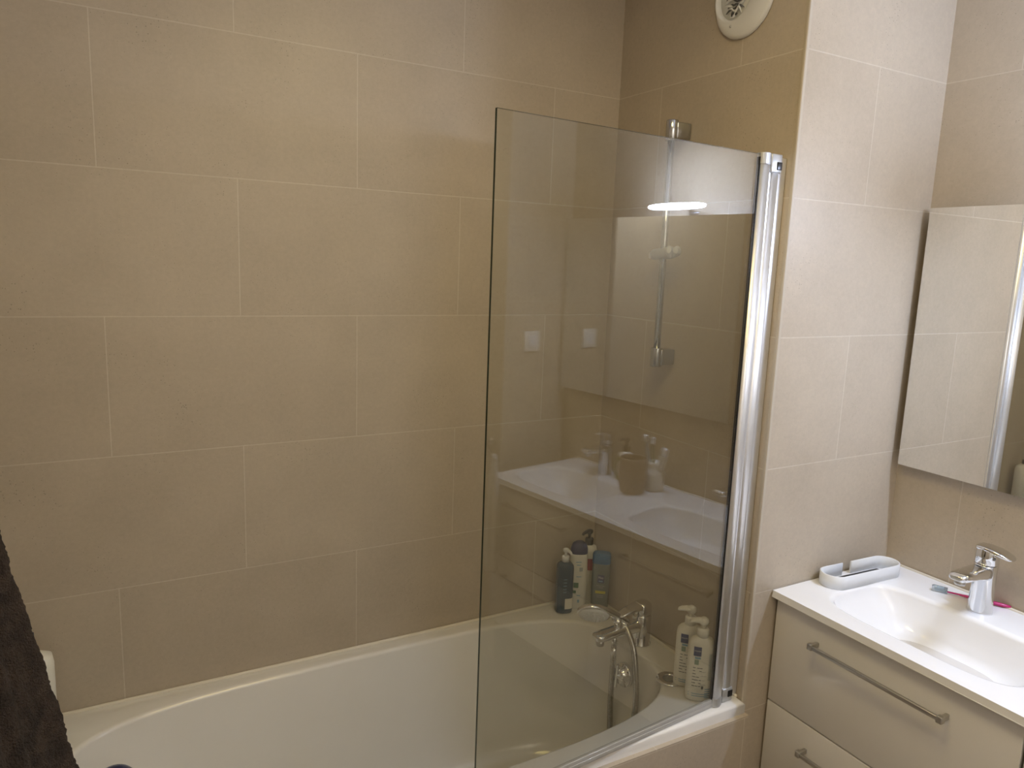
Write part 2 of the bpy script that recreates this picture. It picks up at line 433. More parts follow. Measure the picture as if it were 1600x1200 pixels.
hose = thing('shower_hose', 'flexible steel shower hose looping from the hand shower down into the tub', 'hose', (-.13, -.36, RIM-.3))
b = BM()
hp = [(-.158, -.34, RIM+.026), (-.159, -.342, RIM-.01), (-.162, -.345, RIM-.06), (-.166, -.350, RIM-.15), (-.170, -.36, RIM-.24), (-.178, -.375, RIM-.32), (-.20, -.40, RIM-.372), (-.235, -.43, RIM-.384), (-.262, -.455, RIM-.38), (-.255, -.475, RIM-.36), (-.215, -.475, RIM-.30), (-.175, -.462, RIM-.20), (-.150, -.445, RIM-.12), (-.138, -.425, RIM-.05), (-.128, -.395, RIM+.02), (-.124, -.355, RIM+.064), (-.127, -.338, RIM+.072)]
tube(b, hp, .0085, 12, sub=14)
# fine spiral ribs
b.verts.ensure_lookup_table()
obj('hose_tube', b, M_hose, hose, True)
b = BM(); lathe(b, [(0, 0), (.0095, 0), (.0085, .03), (0, .03)], 18, M=Matrix.Translation((-.1595, -.342, RIM-.02)))
obj('lower_nut', b, M_chrome, hose, True)

# ------------------------------------------------------------------ bottles on the corner of the tub
FA = math.atan2(-.81, -.585)     # the way the labels look, towards the room
def pump_top(t, z, col, r=.011, side=-1, ang=None, h=.05):
    """dispenser: collar, stem, flat nozzle"""
    b = BM(); lathe(b, [(0, z), (r*1.05, z), (r*1.05, z+h*.36), (r*.92, z+h*.40), (0, z+h*.40)], 28)
    c = obj('collar', b, col, t)
    b = BM(); lathe(b, [(0, z+h*.38), (r*.36, z+h*.38), (r*.36, z+h*.78), (0, z+h*.78)], 16); obj('stem', b, col, c)
    b = BM(); loft(b, [(z+h*.68, r*.55, r*.5, 2), (z+h*.80, r*.85, r*.6, 2), (z+h*.93, r*.8, r*.55, 2), (z+h*.98, r*.4, r*.3, 2)], 24)
    a = (0 if side > 0 else pi) if ang is None else ang; ca, sa = cos(a)*r, sin(a)*r
    tube(b, [(0, 0, z+h*.86), (ca*1.4, sa*1.4, z+h*.87), (ca*2.3, sa*2.3, z+h*.82), (ca*2.6, sa*2.6, z+h*.72)], [r*.5, r*.45, r*.36, r*.3], 12); obj('nozzle', b, col, c)

# deep blue pump bottle
t = thing('pump_bottle', 'deep blue pump bottle with white pump, leftmost in the tub corner', 'bottle', (-.158, -.066, RIM), FA+pi/2+.3)
b = BM(); loft(b, [(0, .022, .020, 3), (.002, .026, .0235, 3), (.006, .0275, .0245, 3), (.150, .0275, .0245, 3), (.160, .0265, .0235, 2.8), (.168, .020, .018, 2.4), (.171, .012, .012, 2), (.174, .0105, .0105, 2)], 44); obj('body', b, M_blue, t)
pump_top(t, .172, M_white, .0115, ang=-pi/2+.35, h=.046)
obj('label', patch(.030, .036, .0275, .0245, 3, -pi/2+.45, .035), M_label, t)
b = BM()
for i in range(5): 
    q = patch(.012, .0018, .0275, .0245, 3, -pi/2-.15, .075+.011*i, n=6); me = bpy.data.meshes.new('x'); q.to_mesh(me); b.from_mesh(me); bpy.data.meshes.remove(me); q.free()
obj('print', b, M_lblue, t)

# white shampoo, navy cap
t = thing('shampoo_bottle', 'white flat shampoo bottle with navy domed cap in the tub corner', 'bottle', (-.103, -.062, RIM), FA+pi/2+.15)
b = BM(); loft(b, [(0, .025, .015, 2.5), (.003, .029, .018, 2.5), (.10, .0305, .019, 2.5), (.185, .0285, .0185, 2.5), (.192, .027, .018, 2.5)], 44); obj('body', b, M_label, t)
b = BM(); loft(b, [(.190, .0275, .0185, 2.4), (.192, .0285, .019, 2.4), (.210, .0275, .0185, 2.3), (.224, .022, .015, 2.2), (.230, .013, .009, 2)], 44); obj('cap', b, M_navy, t)
b = BM()
for w, h, a, z, m in [(.026, .003, -.1, .165, 0), (.02, .003, -.1, .155, 0), (.016, .014, .3, .140, 1), (.024, .003, .0, .115, 0), (.022, .018, -.35, .085, 2), (.016, .010, -.6, .062, 2), (.018, .003, .1, .05, 0), (.010, .010, .1, .030, 0)]:
    q = patch(w, h, .030, .019, 2.5, -pi/2+a, z, .0009, n=8)
    for f in q.faces: f.material_index = m
    me = bpy.data.meshes.new('x'); q.to_mesh(me); b.from_mesh(me); bpy.data.meshes.remove(me); q.free()
obj('print', b, [M_lblue, mat('pale_grey_print', (.35, .40, .42), .4), M_green], t)

# white bottle with black pump behind
t = thing('pump_bottle', 'white pump bottle with black pump and red print, behind the blue-capped gel', 'bottle', (-.050, -.042, RIM), FA+pi/2)
b = BM(); loft(b, [(0, .024, .017, 3), (.003, .0275, .0195, 3), (.185, .0275, .0195, 3), (.198, .024, .018, 2.6), (.204, .013, .012, 2), (.207, .011, .011, 2)], 44); obj('body', b, M_cream, t)
pump_top(t, .205, M_black, .0135, ang=-pi/2-.7, h=.052)
obj('red_emblem', patch(.044, .040, .0275, .0195, 3, -pi/2-.1, .140), M_red, t)
b = BM()
for i in range(6):
    q = patch(.008, .009, .0275, .0195, 3, -pi/2-.75, .025+.014*i, n=5)
    for f in q.faces: f.material_index = 0
    me = bpy.data.meshes.new('x'); q.to_mesh(me); b.from_mesh(me); bpy.data.meshes.remove(me); q.free()
obj('print', b, M_print, t)

# grey green gel, blue cap
t = thing('shower_gel_bottle', 'grey-green shower gel bottle with bright blue cap in the tub corner', 'bottle', (-.041, -.104, RIM), FA+pi/2-.05)
b = BM(); loft(b, [(0, .025, .016, 3), (.003, .0285, .018, 3), (.08, .0295, .0185, 3), (.158, .0295, .0185, 3), (.164, .027, .017, 2.6)], 44); obj('body', b, M_gel, t)
b = BM(); loft(b, [(.162, .029, .0185, 3), (.164, .030, .0195, 3), (.190, .030, .0195, 3), (.193, .028, .018, 3)], 44); cp_ = obj('cap', b, M_blue_cap, t)
b = BM(); loft(b, [(.1928, .027, .017, 3), (.1955, .027, .017, 3), (.197, .025, .015, 3)], 40); obj('flip_lid', b, M_blue_cap, cp_)
lb = obj('brand_panel', patch(.031, .028, .0295, .0185, 3, -pi/2+.05, .112), M_navy, t)
q = text_bm('Mixa', .0125); wrap(q, .0295, .0185, 3, -pi/2+.05, .1165, .0012); obj('lettering', q, M_label, lb)
obj('blue_bar', patch(.018, .004, .0295, .0185, 3, -pi/2+.05, .1045, .0012, n=8), M_lblue, lb)
obj('yellow_band', patch(.044, .009, .0295, .0185, 3, -pi/2+.05, .066), M_yellow, t)
M_pale = mat('pale_print', (.30, .33, .30), .5)
for lines in ([(.034, .055), (.03, .049)], [(.036, .088), (.026, .082)]):
    b = BM()
    for w, z in lines:
        q = patch(w, .0022, .0295, .0185, 3, -pi/2+.05, z, n=8); me = bpy.data.meshes.new('x'); q.to_mesh(me); b.from_mesh(me); bpy.data.meshes.remove(me); q.free()
    obj('print', b, M_pale, t)

# two cream lotion bottles
def lotion(loc, rz, label):
    t = thing('lotion_bottle', label, 'bottle', loc, rz, 'lotion pump bottles beside the screen hinge')
    rx, ry = .0345, .0215
    b = BM(); loft(b, [(0, .030, .018, 2.6), (.003, .034, .021, 2.6), (.008, rx, ry, 2.6), (.150, rx, ry, 2.6), (.162, .033, .0205, 2.5), (.170, .027, .018, 2.3), (.175, .018, .0155, 2), (.178, .0145, .0145, 2)], 48)
    obj('body', b, M_cream, t)
    b = BM(); lathe(b, [(0, .176), (.0152, .176), (.0152, .196), (.0135, .199), (0, .199)], 32); c = obj('collar', b, M_cream, t)
    b = BM(); lathe(b, [(0, .198), (.0065, .198), (.0065, .212), (0, .212)], 20); obj('stem', b, M_cream, c)
    b = BM(); loft(b, [(.210, .010, .0095, 2), (.216, .0125, .011, 2), (.224, .012, .0105, 2), (.229, .006, .005, 2)], 28)
    rg = []
    for x, z, w, h in [(0, .220, .0105, .0075), (-.014, .220, .0105, .007), (-.026, .2185, .0095, .006), (-.033, .216, .0075, .0045), (-.036, .2145, .004, .002)]:
        rg.append([(x, w*cos(a), z+h*sin(a)) for a in [2*pi*i/20 for i in range(20)]])
    loops(b, rg); obj('nozzle', b, M_cream, c)
    lb = obj('brand_panel', patch(.0255, .026, rx, ry, 2.6, -pi/2-.50, .142), mat('navy_label', (.01, .035, .17), .35), t)
    q = text_bm('mustela', .0068); wrap(q, rx, ry, 2.6, -pi/2-.50, .144, .0012); obj('lettering', q, M_label, lb)
    obj('blue_swash', patch(.020, .006, rx, ry, 2.6, -pi/2-.45, .124), M_lblue, t)
    b = BM()
    rnd = random.Random(3)
    def add(w, h, a, z, m):
        q = patch(w, h, rx, ry, 2.6, -pi/2+a, z, .0005, n=6)
        for f in q.faces: f.material_index = m
        me = bpy.data.meshes.new('x'); q.to_mesh(me); b.from_mesh(me); bpy.data.meshes.remove(me); q.free()
    for i in range(7):
        z = .045+.0085*i
        for k in range(3): 
            if rnd.random() < .8: add(.006+.005*rnd.random(), .0022, -.75+.32*k+.1*rnd.random(), z, 0)
    for i in range(4): add(.010+.012*rnd.random(), .0014, .2+.1*rnd.random(), .05+.012*i, 1)
    add(.014, .014, -.55, .112, 2)
    for z in (.017, .023): add(.075, .0022, 0, z, 3)
    add(.008, .009, .25, .042, 0)
    add(.012, .075, 1.0, .10, 4)
    for i in range(5): add(.016, .0024, .9, .014+.006*i, 3)
    obj('print', b, [M_print, mat('grey_print', (.45, .46, .45), .5), mat('leaf_print', (.25, .36, .27), .5), M_lblue, mat('pale_side_print', (.55, .58, .55), .5)], t)
    return t
lo = lotion((-.086, -.570, RIM), FA+pi/2-.12, 'cream lotion pump bottle, the one farther from the screen, nearer the tap')
lotion((-.102, -.634, RIM), FA+pi/2-.02, 'cream lotion pump bottle standing right against the glass screen hinge')

# bottles on the far left rim (white one peeps out behind the towel)
t = thing('pump_bottle', 'white rounded pump bottle on the left tub rim, half hidden by the towel', 'bottle', (-1.617, -.060, RIM), .1)
b = BM(); loft(b, [(0, .034, .026, 3), (.003, .045, .030, 3), (.17, .046, .031, 3), (.190, .043, .028, 2.8), (.199, .026, .02, 2.4), (.202, .014, .014, 2)], 44); obj('body', b, M_cream, t)
pump_top(t, .201, M_black, .013, -1, h=.055)
t = thing('pump_bottle', 'green pump bottle with white pump on the left tub rim', 'bottle', (-1.618, -.140, RIM), -.2)
b = BM(); loft(b, [(0, .027, .022, 3), (.003, .031, .026, 3), (.135, .031, .026, 3), (.15, .027, .022, 2.6), (.156, .013, .013, 2)], 44); obj('body', b, M_green_b, t)
pump_top(t, .155, M_white, .013, 1, h=.05)
# dark rounded cushion at the left end of the tub, only its top in view
b = BM(); rg = []
for k in range(25):
    a = pi*k/24; u = -cos(a)
    y = -.245-.0*u; r = .05*max(sin(a), .02)
    if k <= 12: yy = -.245+.05*(-u)
    else: yy = -.245-.21-.05*u
    rg.append([(-1.463+r*cos(2*pi*i/32), yy, RIM-.066+r*sin(2*pi*i/32)) for i in range(32)])
loops(b, rg)
o = obj('bath_cushion', b, M_navy)
tag(o, 'dark navy rounded bath cushion inside the left end of the tub', 'cushion')

# ------------------------------------------------------------------ riser rail on the end wall
rl = thing('shower_rail', 'chrome shower riser rail with slider on the end wall behind glass', 'shower rail', (0, -.309, Z0+.2))
XR = -.055
b = BM(); lathe(b, [(0, Z0-.105), (.0095, Z0-.105), (.0095, Z0+.535), (0, Z0+.535)], 28, M=Matrix.Translation((XR, -.318, 0))); obj('pole', b, M_rail, rl, True)
for zc in (.527, -.095):
    b = BM(); lathe(b, [(0, -.027), (.0155, -.027), (.0165, -.025), (.0165, .025), (.0155, .027), (0, .027)], 30, M=Matrix.Translation((XR, -.318, Z0+zc)))
    box(b, XR+.004, -.0015, -.336, -.300, Z0+zc-.022, Z0+zc+.022, .003, M=None)
    br = obj('bracket', b, M_rail, rl, True)
b = BM(); tube(b, [(XR, -.276, Z0+.193), (XR, -.283, Z0+.194), (XR, -.318, Z0+.197), (XR, -.350, Z0+.199), (XR, -.357, Z0+.199)], [.012, .0155, .0165, .0165, .014], 26)
sl = obj('slider', b, M_cap, rl, True)
b = BM()
for sx in (-1, 1):
    tube(b, [(XR+sx*.006, -.352, Z0+.199), (XR-.008+sx*.015, -.366, Z0+.203), (XR-.018+sx*.016, -.380, Z0+.206), (XR-.030+sx*.012, -.388, Z0+.206)], [.009, .0085, .0075, .006], 16, flat=(1, 1.6))
obj('clamp', b, mat('pale_grey_plastic', (.55, .56, .57), .35), sl, True)
b = BM(); tube(b, [(XR, -.279, Z0+.193), (XR, -.268, Z0+.191), (XR, -.262, Z0+.190)], [.0135, .0125, .010], 20); obj('knob', b, M_chrome, sl, True)

# ------------------------------------------------------------------ extractor vent high on the end wall
vt = thing('air_vent', 'round white extractor vent cover high on the end wall', 'vent', (0, -.497, Z0+.826))
def disc(bm, prof, e=1.0, n=64):
    # prof: (r, out) ; axis -x
    def off(r): return max(0, min(1, (.088-r)/.024))
    loops(bm, [[(-o, r*cos(2*pi*i/n)+.027*off(r), r*sin(2*pi*i/n)+.012*off(r)) for i in range(n)] for r, o in prof], False, False)
b = BM(); disc(b, [(.089, .001), (.094, .001), (.0955, .004), (.094, .010), (.088, .0145), (.064, .0175), (.060, .016), (.058, .008), (.057, .002)]); obj('cover', b, mat('vent_white', (.72, .71, .67), .3, coat=.2), vt)
b = BM(); disc(b, [(.0, .0022), (.058, .0022), (.0585, .001)]); obj('throat', b, M_filter, vt)
b = BM(); rnd = random.Random(11)
for i in range(16):
    z = -.046+.006*i; w = sqrt(max(.054**2-z*z, 1e-6))
    y0 = -w*.8 + .02*rnd.random(); y1 = w*.8 - .02*rnd.random()
    if y1-y0 < .01: continue
    pts = [(-.007-.006*rnd.random(), y0+(y1-y0)*k/4+.027, z+.012+.010*rnd.uniform(-1, 1)) for k in range(5)]
    tube(b, pts, [.0008, .0028, .002, .003, .0008], 8, sub=4, mi=i % 2)
obj('filter_fibres', b, [M_foam, M_filter], vt)
b = BM(); sphere(b, (-.0162, .030, -.062), .0035); obj('screw', b, M_nickel, vt)

# ------------------------------------------------------------------ glass bath screen (stands a little ajar)
th = .086
sc = thing('bath_screen', 'frameless clear glass bath screen with aluminium pivot profile on the tub rim', 'bath screen', (-.095, -.679, RIM))
ux, uy = -cos(th), -sin(th)
Mg = Matrix(((ux, -uy*-1*-1, 0, 0), (uy, ux*1, 0, 0), (0, 0, 1, 0), (0, 0, 0, 1)))
Mg = Matrix.Rotation(pi+th, 4, 'Z')          # local x runs along the pane away from the hinge
GW, GZ0, GZ1 = .7265, .016, Z0+.4245-RIM
b = BM(); box(b, .0, GW, -.003, .003, GZ0, GZ1)
b.normal_update()
for f in b.faces: f.material_index = 0 if abs(f.normal.y) > .5 else 1
bmesh.ops.transform(b, matrix=Mg, verts=b.verts)
obj('glass_pane', b, [M_glass, M_edge], sc)
b = BM(); box(b, .002, GW, -.0045, .0045, .0035, GZ0+.006, .001); box(b, .002, GW, .003, .006, .0015, .012, .0005); bmesh.ops.transform(b, matrix=Mg, verts=b.verts); obj('bottom_seal', b, M_clearseal, sc)
PZ0, PZ1 = .006, Z0+.428-RIM
def capsule(x0, x1, y0, y1, n=10):
    r = (y1-y0)/2; c = (y0+y1)/2; o = []
    for i in range(n+1): a = -pi/2+pi*i/n; o.append((x1-r+r*cos(a), c+r*sin(a)))
    for i in range(n+1): a = pi/2+pi*i/n; o.append((x0+r+r*cos(a), c+r*sin(a)))
    return o
b = BM(); prism(b, capsule(-.027, .006, -.013, .013), PZ0+.02, PZ1-.026, M=Mg)
for f in b.faces: f.smooth = True
pp = obj('pivot_profile', b, M_alu, sc)
b = BM(); box(b, .004, .0075, -.0045, .0045, PZ0+.01, PZ1-.01, M=Mg); obj('gasket', b, M_black, pp)
b = BM(); prism(b, capsule(-.028, .007, -.014, .014), PZ1-.026, PZ1, .0015, M=Mg); obj('end_cap', b, M_cap, pp)
b = BM(); prism(b, capsule(-.028, .007, -.014, .014), PZ0-.004, PZ0+.02, .0015, M=Mg); obj('end_cap', b, M_cap, pp)
# wall side profile
b = BM(); prism(b, capsule(.033, .064, -.004, .018), PZ0+.03, PZ1-.04)
for f in b.faces: f.smooth = True
box(b, .060, .0935, .006, .030, PZ0, PZ1-.004, .002)
box(b, .020, .036, .000, .010, PZ0+.03, PZ1-.03)
wp = obj('wall_profile', b, M_alu, sc)
for z0, z1, zs, m in [(PZ1-.042, PZ1+.001, PZ1-.026, M_cap), (PZ0-.003, PZ0+.034, PZ0+.018, M_cap)]:
    b = BM(); box(b, .031, .066, -.0055, .020, z0, z1, .003); e = obj('end_cap', b, m, wp)
    b = BM(); box(b, .049, .0645, -.0075, -.0045, zs-.009, zs+.009, .001); obj('screw_cover', b, M_black, e)

# ------------------------------------------------------------------ washbasin (double, one continuous top)
wb = thing('double_washbasin', 'white ceramic double washbasin top with two rounded bowls on the vanity', 'washbasin', (.31, -1.325, VT-.02))
X0, X1, Y0, Y1, YM = .070, XD-.003, -1.872, -.699, -1.322
def half(bm, y0, y1, cy, hl):
    cx, ax, by = .272, .136, hl
    A = angle_list(cx, cy, X0, X1, y0, y1, 112, ax, by)
    def ring(z, ax, by, e, dx=0, dy=0): return [(*basin_pt(a, cx+dx, cy+dy, ax, by, e), z) for a in A]
    def rr(z, i): 
        return [(*rect_pt(a, cx, cy, X0, X1, y0, y1), z) for a in A]
    R = [rr(VT, 0), ring(VT, ax+.008, by+.008, 4.2)]
    for k in range(1, 6):
        t = k/5*pi/2; R.append(ring(VT-.012*(1-cos(t)), ax+.008-.014*sin(t), by+.008-.018*sin(t), 4.2))
    for z, a_, b_, e, dx in [(.03, .125, by-.022, 4, .002), (.06, .118, by-.05, 3.8, .004), (.085, .109, by-.075, 3.6, .006), (.098, .098, by-.092, 3.4, .007), (.106, .080, by-.115, 3.2, .008), (.109, .05, by-.16, 3, .01)]:
        R.append(ring(VT-z, a_, b_, e, dx))
    loops(bm, R, False, True)
b = BM()
half(b, YM, Y1, -1.018, .238); half(b, Y0, YM, -1.628, .212)
# rim skirt
sk = [[(X0, Y0), (X1, Y0), (X1, Y1), (X0, Y1)]]
loops(b, [[(x, y, VT) for x, y in sk[0]], [(x, y, VT-.017) for x, y in sk[0]]], False, False, smooth=False)
loops(b, [[(x, y, VT-.017) for x, y in sk[0]], [(x*.0+(.10 if x < .3 else .52), (-1.84 if y < -1.3 else -.73), VT-.0171) for x, y in sk[0]]], False, False, smooth=False)
bmesh.ops.remove_doubles(b, verts=b.verts[:], dist=1e-5)
o = obj('basin_top', b, M_ceram, wb, True)
bv = o.modifiers.new('edge', 'BEVEL'); bv.width = .0022; bv.segments = 3; bv.limit_method = 'ANGLE'; bv.angle_limit = radians(60)
for cy in (-1.0, -1.612):
    b = BM(); Mo = Matrix.Translation((.402, cy, VT-.048)) @ Matrix.Rotation(-radians(78), 4, 'Y')
    lathe(b, [(.0075, -.002), (.0115, -.002), (.0125, .002), (.0115, .0035), (.0085, .003), (.0075, -.001)], 32, M=Mo, caps=(False, False))
    f = obj('overflow_ring', b, M_nickel, wb, True)
    b = BM(); lathe(b, [(0, -.0015), (.009, -.0015), (.009, .0005), (0, .0008)], 24, M=Mo); obj('overflow_hole', b, M_nickel, f, True)
for cy in (-1.018, -1.628):
    b = BM(); lathe(b, [(0, 0), (.030, 0), (.031, .002), (.026, .005), (0, .006)], 36, M=Matrix.Translation((.285, cy, VT-.109))); obj('drain_plug', b, M_chrome, wb, True)
b = BM(); box(b, XD-.007, XD-.0006, Y0, Y1, VT-.004, VT+.005, .002); obj('sealant', b, M_caulk, wb, True)

# ------------------------------------------------------------------ vanity cabinets
FX = .088
def cabinet(y0, y1, label):
    t = thing('vanity_cabinet', label, 'cabinet', (.3, (y0+y1)/2, .27), 0, 'vanity drawer units')
    b = BM(); box(b, FX+.020, XD-.004, y0, y1, .262, VT-.019-.085); box(b, FX+.020, XD-.01, y0, y0+.016, .7, VT-.0185); box(b, FX+.020, XD-.01, y1-.016, y1, .7, VT-.0185); box(b, FX+.020, FX+.034, y0, y1, .7, VT-.0185)
    obj('carcass', b, M_gloss, t, True)
    for z0, z1, zh in [(Z0-.980, Z0-.6965, Z0-.757), (Z0-1.268, Z0-.984, Z0-1.052)]:
        b = BM(); box(b, FX, FX+.019, y0+.0015, y1-.0015, z0, z1, .0012); d = obj('drawer', b, M_gloss, t, True)
        ya, yb = y1-.130, max(y1-.466, y0+.1)
        b = BM()
        box(b, FX-.032, FX-.024, yb, ya, zh-.005, zh+.005, .0015)
        for y in (ya-.009, yb): 
            box(b, FX-.030, FX-.0002, y, y+.009, zh-.006, zh+.006, .0015)
            box(b, FX-.034, FX-.020, y-.002, y+.011, zh-.008, zh+.008, .002)
        obj('handle', b, M_nickel, d, True)
    return t
c1 = cabinet(-1.307, -.701, 'glossy off-white two-drawer cabinet under the left basin, next to the tiled corner')
cabinet(-1.868, -1.311, 'glossy off-white two-drawer cabinet under the right basin, farther from the bath')

# ------------------------------------------------------------------ basin mixers
def basin_mixer(loc, label, lever_dir):
    t = thing('basin_mixer', label, 'tap', loc, 0, 'basin mixer taps')
    b = BM(); loft(b, [(0, .029, .029, 2), (.003, .029, .029, 2), (.006, .0285, .0285, 2), (.06, .0262, .0262, 2), (.110, .0258, .0258, 2), (.125, .0262, .0262, 2), (.1265, .0235, .0235, 2)], 40); obj('body', b, M_chrome, t)
    b = BM(); rg = []
    for x, z, w, h in [(.0, .104, .0235, .020), (-.03, .108, .0238, .0165), (-.06, .1105, .0235, .0135), (-.09, .1115, .0235, .0115), (-.112, .1115, .0228, .010), (-.124, .111, .0195, .0085), (-.130, .1105, .012, .005)]:
        rg.append([(x, w*math.copysign(abs(cos(a))**.6, cos(a)), z+h*math.copysign(abs(sin(a))**.6, sin(a))) for a in [2*pi*i/28 for i in range(28)]])
    loops(b, rg); s = obj('spout', b, M_chrome, t)
    b = BM(); lathe(b, [(0, .091), (.0115, .091), (.0125, .093), (.0125, .103), (0, .103)], 24, M=Matrix.Translation((-.108, 0, 0))); obj('aerator', b, M_nickel, s)
    Ml = Matrix.Rotation(lever_dir, 4, 'Z')
    b = BM(); loft(b, [(.128, .0258, .0258, 2), (.1295, .0268, .0268, 2), (.150, .0262, .0258, 2.1), (.166, .0245, .0242, 2.2), (.170, .0225, .022, 2.2)], 36)
    rg = []
    for x, z, w, h in [(-.0225, .1665, .018, .0045), (-.018, .1675, .0215, .0055), (.0, .1675, .0245, .0065), (.022, .165, .0255, .0065), (.038, .1615, .0245, .0056), (.050, .158, .021, .0044), (.057, .1562, .015, .0034), (.060, .1555, .007, .0016)]:
        rg.append([(x, w*math.copysign(abs(cos(a))**.55, cos(a)), z+h*math.copysign(abs(sin(a))**.55, sin(a))) for a in [2*pi*i/24 for i in range(24)]])
    loops(b, rg)
    bmesh.ops.transform(b, matrix=Ml, verts=b.verts); lv = obj('lever', b, M_chrome, t)
    b = BM(); sphere(b, (.0, 0, 0), .0042, sc=(.35, 1, 1)); bmesh.ops.transform(b, matrix=Matrix.Rotation(-2.1, 4, 'Z') @ Matrix.Translation((.0266, 0, .148)), verts=b.verts); obj('indicator', b, M_seal, lv)
    return t
basin_mixer((.464, -1.010, VT), 'chrome basin mixer on the left basin, beside the pink toothbrush', -radians(84))
basin_mixer((.470, -1.628, VT), 'chrome basin mixer on the right basin, seen only as reflection in the glass screen', -radians(100))

# ------------------------------------------------------------------ things on the vanity top
# open racetrack tray
t = thing('soap_tray', 'white racetrack-shaped plastic holder with a gap at the back, on the basin corner', 'tray', (.353, -.750, VT), radians(-3.2))
L2, R2 = .138, .0375
def race(ins, n=20):
    r = R2-ins; l = L2-R2; o = []
    # path starts at the gap on the wall side and runs all round to its other end
    gap0, gap1 = -.030, .004
    o.append((gap0, r))
    for i in range(n+1): a = pi/2+pi*i/n; o.append((-l+r*cos(a), r*sin(a)))
    for i in range(n+1): a = -pi/2+pi*i/n; o.append((l+r*cos(a), r*sin(a)))
    o.append((gap1, r)); return o
po, pi_ = race(0), race(.0045)
b = BM()
HT = .036
rg = [[(x, y, .0008) for x, y in po], [(x, y, HT-.001) for x, y in po], [(x+(q[0]-x)*.3, y+(q[1]-y)*.3, HT) for (x, y), q in zip(po, pi_)], [(x+(q[0]-x)*.7, y+(q[1]-y)*.7, HT) for (x, y), q in zip(po, pi_)], [(x, y, HT-.001) for x, y in pi_], [(x, y, .0008) for x, y in pi_]]
tt = bmesh.new(); RV = [[tt.verts.new(p) for p in r] for r in rg]
for a, c in zip(RV, RV[1:]+RV[:1]):
    for i in range(len(a)-1): f = tt.faces.new((a[i], a[i+1], c[i+1], c[i])); f.smooth = True
tt.faces.new([r[0] for r in RV]); tt.faces.new([r[-1] for r in RV][::-1]); join(b, tt)
obj('rim', b, M_white, t)
b = BM(); box(b, -L2+.02, L2-.02, -R2+.004, .012, .001, .005, .001); obj('base', b, M_white, t)
b = BM(); box(b, -L2+.034, L2-.034, .013, .026, .0008, .003, .0008); obj('pad', b, M_black, t)

# pink toothbrush
t = thing('toothbrush', 'magenta toothbrush with clear head cover lying behind the left basin tap', 'toothbrush', (.505, -.955, VT), math.atan2(-.18, .088))
b = BM(); tube(b, [(-.045, 0, .0055), (-.02, .001, .0055), (.01, -.001, .006), (.045, -.001, .0065), (.08, .0005, .006), (.097, .001, .0055)], [.0025, .003, .0048, .0060, .0056, .003], 14, flat=(1.1, .8)); obj('handle', b, M_pink, t)
b = BM(); loft(b, [(-.0, .0, .0, 2), (0, .009, .0065, 3), (.03, .0095, .007, 3), (.036, .008, .006, 3), (.036, .0, .0, 2)], 24, caps=(False, False), M=Matrix.Translation((-.044, 0, .0075)) @ Matrix.Rotation(-pi/2, 4, 'Y')); cv = obj('head_cover', b, M_clearcap, t)
b = BM(); tube(b, [(-.073, 0, .006), (-.05, 0, .006)], [.004, .003], 10); box(b, -.074, -.054, -.004, .004, .007, .0125, .001); obj('bristles', b, mat('pale_bristles', (.6, .75, .85), .5), t)

# things between the basins, seen in the glass
t = thing('mug', 'beige barrel mug with olive handle between the two basins', 'mug', (.385, -1.415, VT), radians(-95))
b = BM(); lathe(b, [(0, .0005), (.040, .0005), (.044, .004), (.051, .04), (.052, .08), (.049, .125), (.048, .132), (.0455, .132), (.046, .125), (.047, .05), (.040, .008), (0, .007)], 44); obj('body', b, M_beige, t)
b = BM(); tube(b, [(.046, 0, .112), (.066, 0, .112), (.082, 0, .092), (.080, 0, .060), (.065, 0, .036), (.048, 0, .030)], .0055, 12); obj('handle', b, M_olive, t)
t = thing('toothbrush_cup', 'white waisted toothbrush cup next to the beige mug', 'cup', (.475, -1.385, VT))
b = BM(); loft(b, [(0, .030, .030, 2), (.003, .034, .034, 2), (.03, .036, .036, 2), (.062, .042, .038, 2), (.070, .040, .034, 2), (.080, .029, .027, 2), (.098, .0265, .026, 2), (.110, .0275, .027, 2), (.110, .0245, .024, 2), (.06, .022, .022, 2), (.012, .022, .022, 2)], 40); obj('body', b, M_cream, t)
def brush(dx, dy, lean, mh, mhead, label):
    t = thing('toothbrush', label, 'toothbrush', (.475+dx*.4, -1.385+dy*.4, VT+.016), 0)
    top = Vector((dx, dy, 0))*lean
    b = BM(); tube(b, [(0, 0, 0), tuple(top*.45+Vector((0, 0, .08))), tuple(top+Vector((0, 0, .165)))], [.0045, .005, .003], 10); obj('handle', b, mh, t)
    b = BM(); box(b, -.004, .004, -.006, .006, .160, .188, .002, M=Matrix.Translation(top)); box(b, -.012, -.004, -.005, .005, .163, .186, .001, M=Matrix.Translation(top)); obj('head', b, mhead, t)
brush(-.004, -.022, 1.6, M_lblue, M_white, 'pale blue toothbrush leaning in the white cup')
brush(-.012, -.002, 1.0, M_green, M_white, 'green toothbrush standing in the white cup')
t = thing('toothpaste_tube', 'white toothpaste tube with white cap leaning in the cup', 'tube', (.478, -1.380, VT+.016))
b = BM(); Mt = Matrix.Rotation(radians(-20), 4, 'X')
loft(b, [(0, .018, .0012, 2), (.05, .017, .008, 2), (.12, .0145, .0135, 2), (.128, .010, .010, 2)], 28, M=Matrix.Rotation(radians(-14), 4, 'X')); obj('body', b, M_label, t)
b = BM(); lathe(b, [(0, .127), (.0125, .127), (.0125, .152), (.011, .155), (0, .155)], 26, M=Matrix.Rotation(radians(-14), 4, 'X')); obj('cap', b, M_white, t)
t = thing('soap_dispenser', 'white soap dispenser with dark brown pump behind the mug', 'soap dispenser', (.480, -1.535, VT), radians(20))
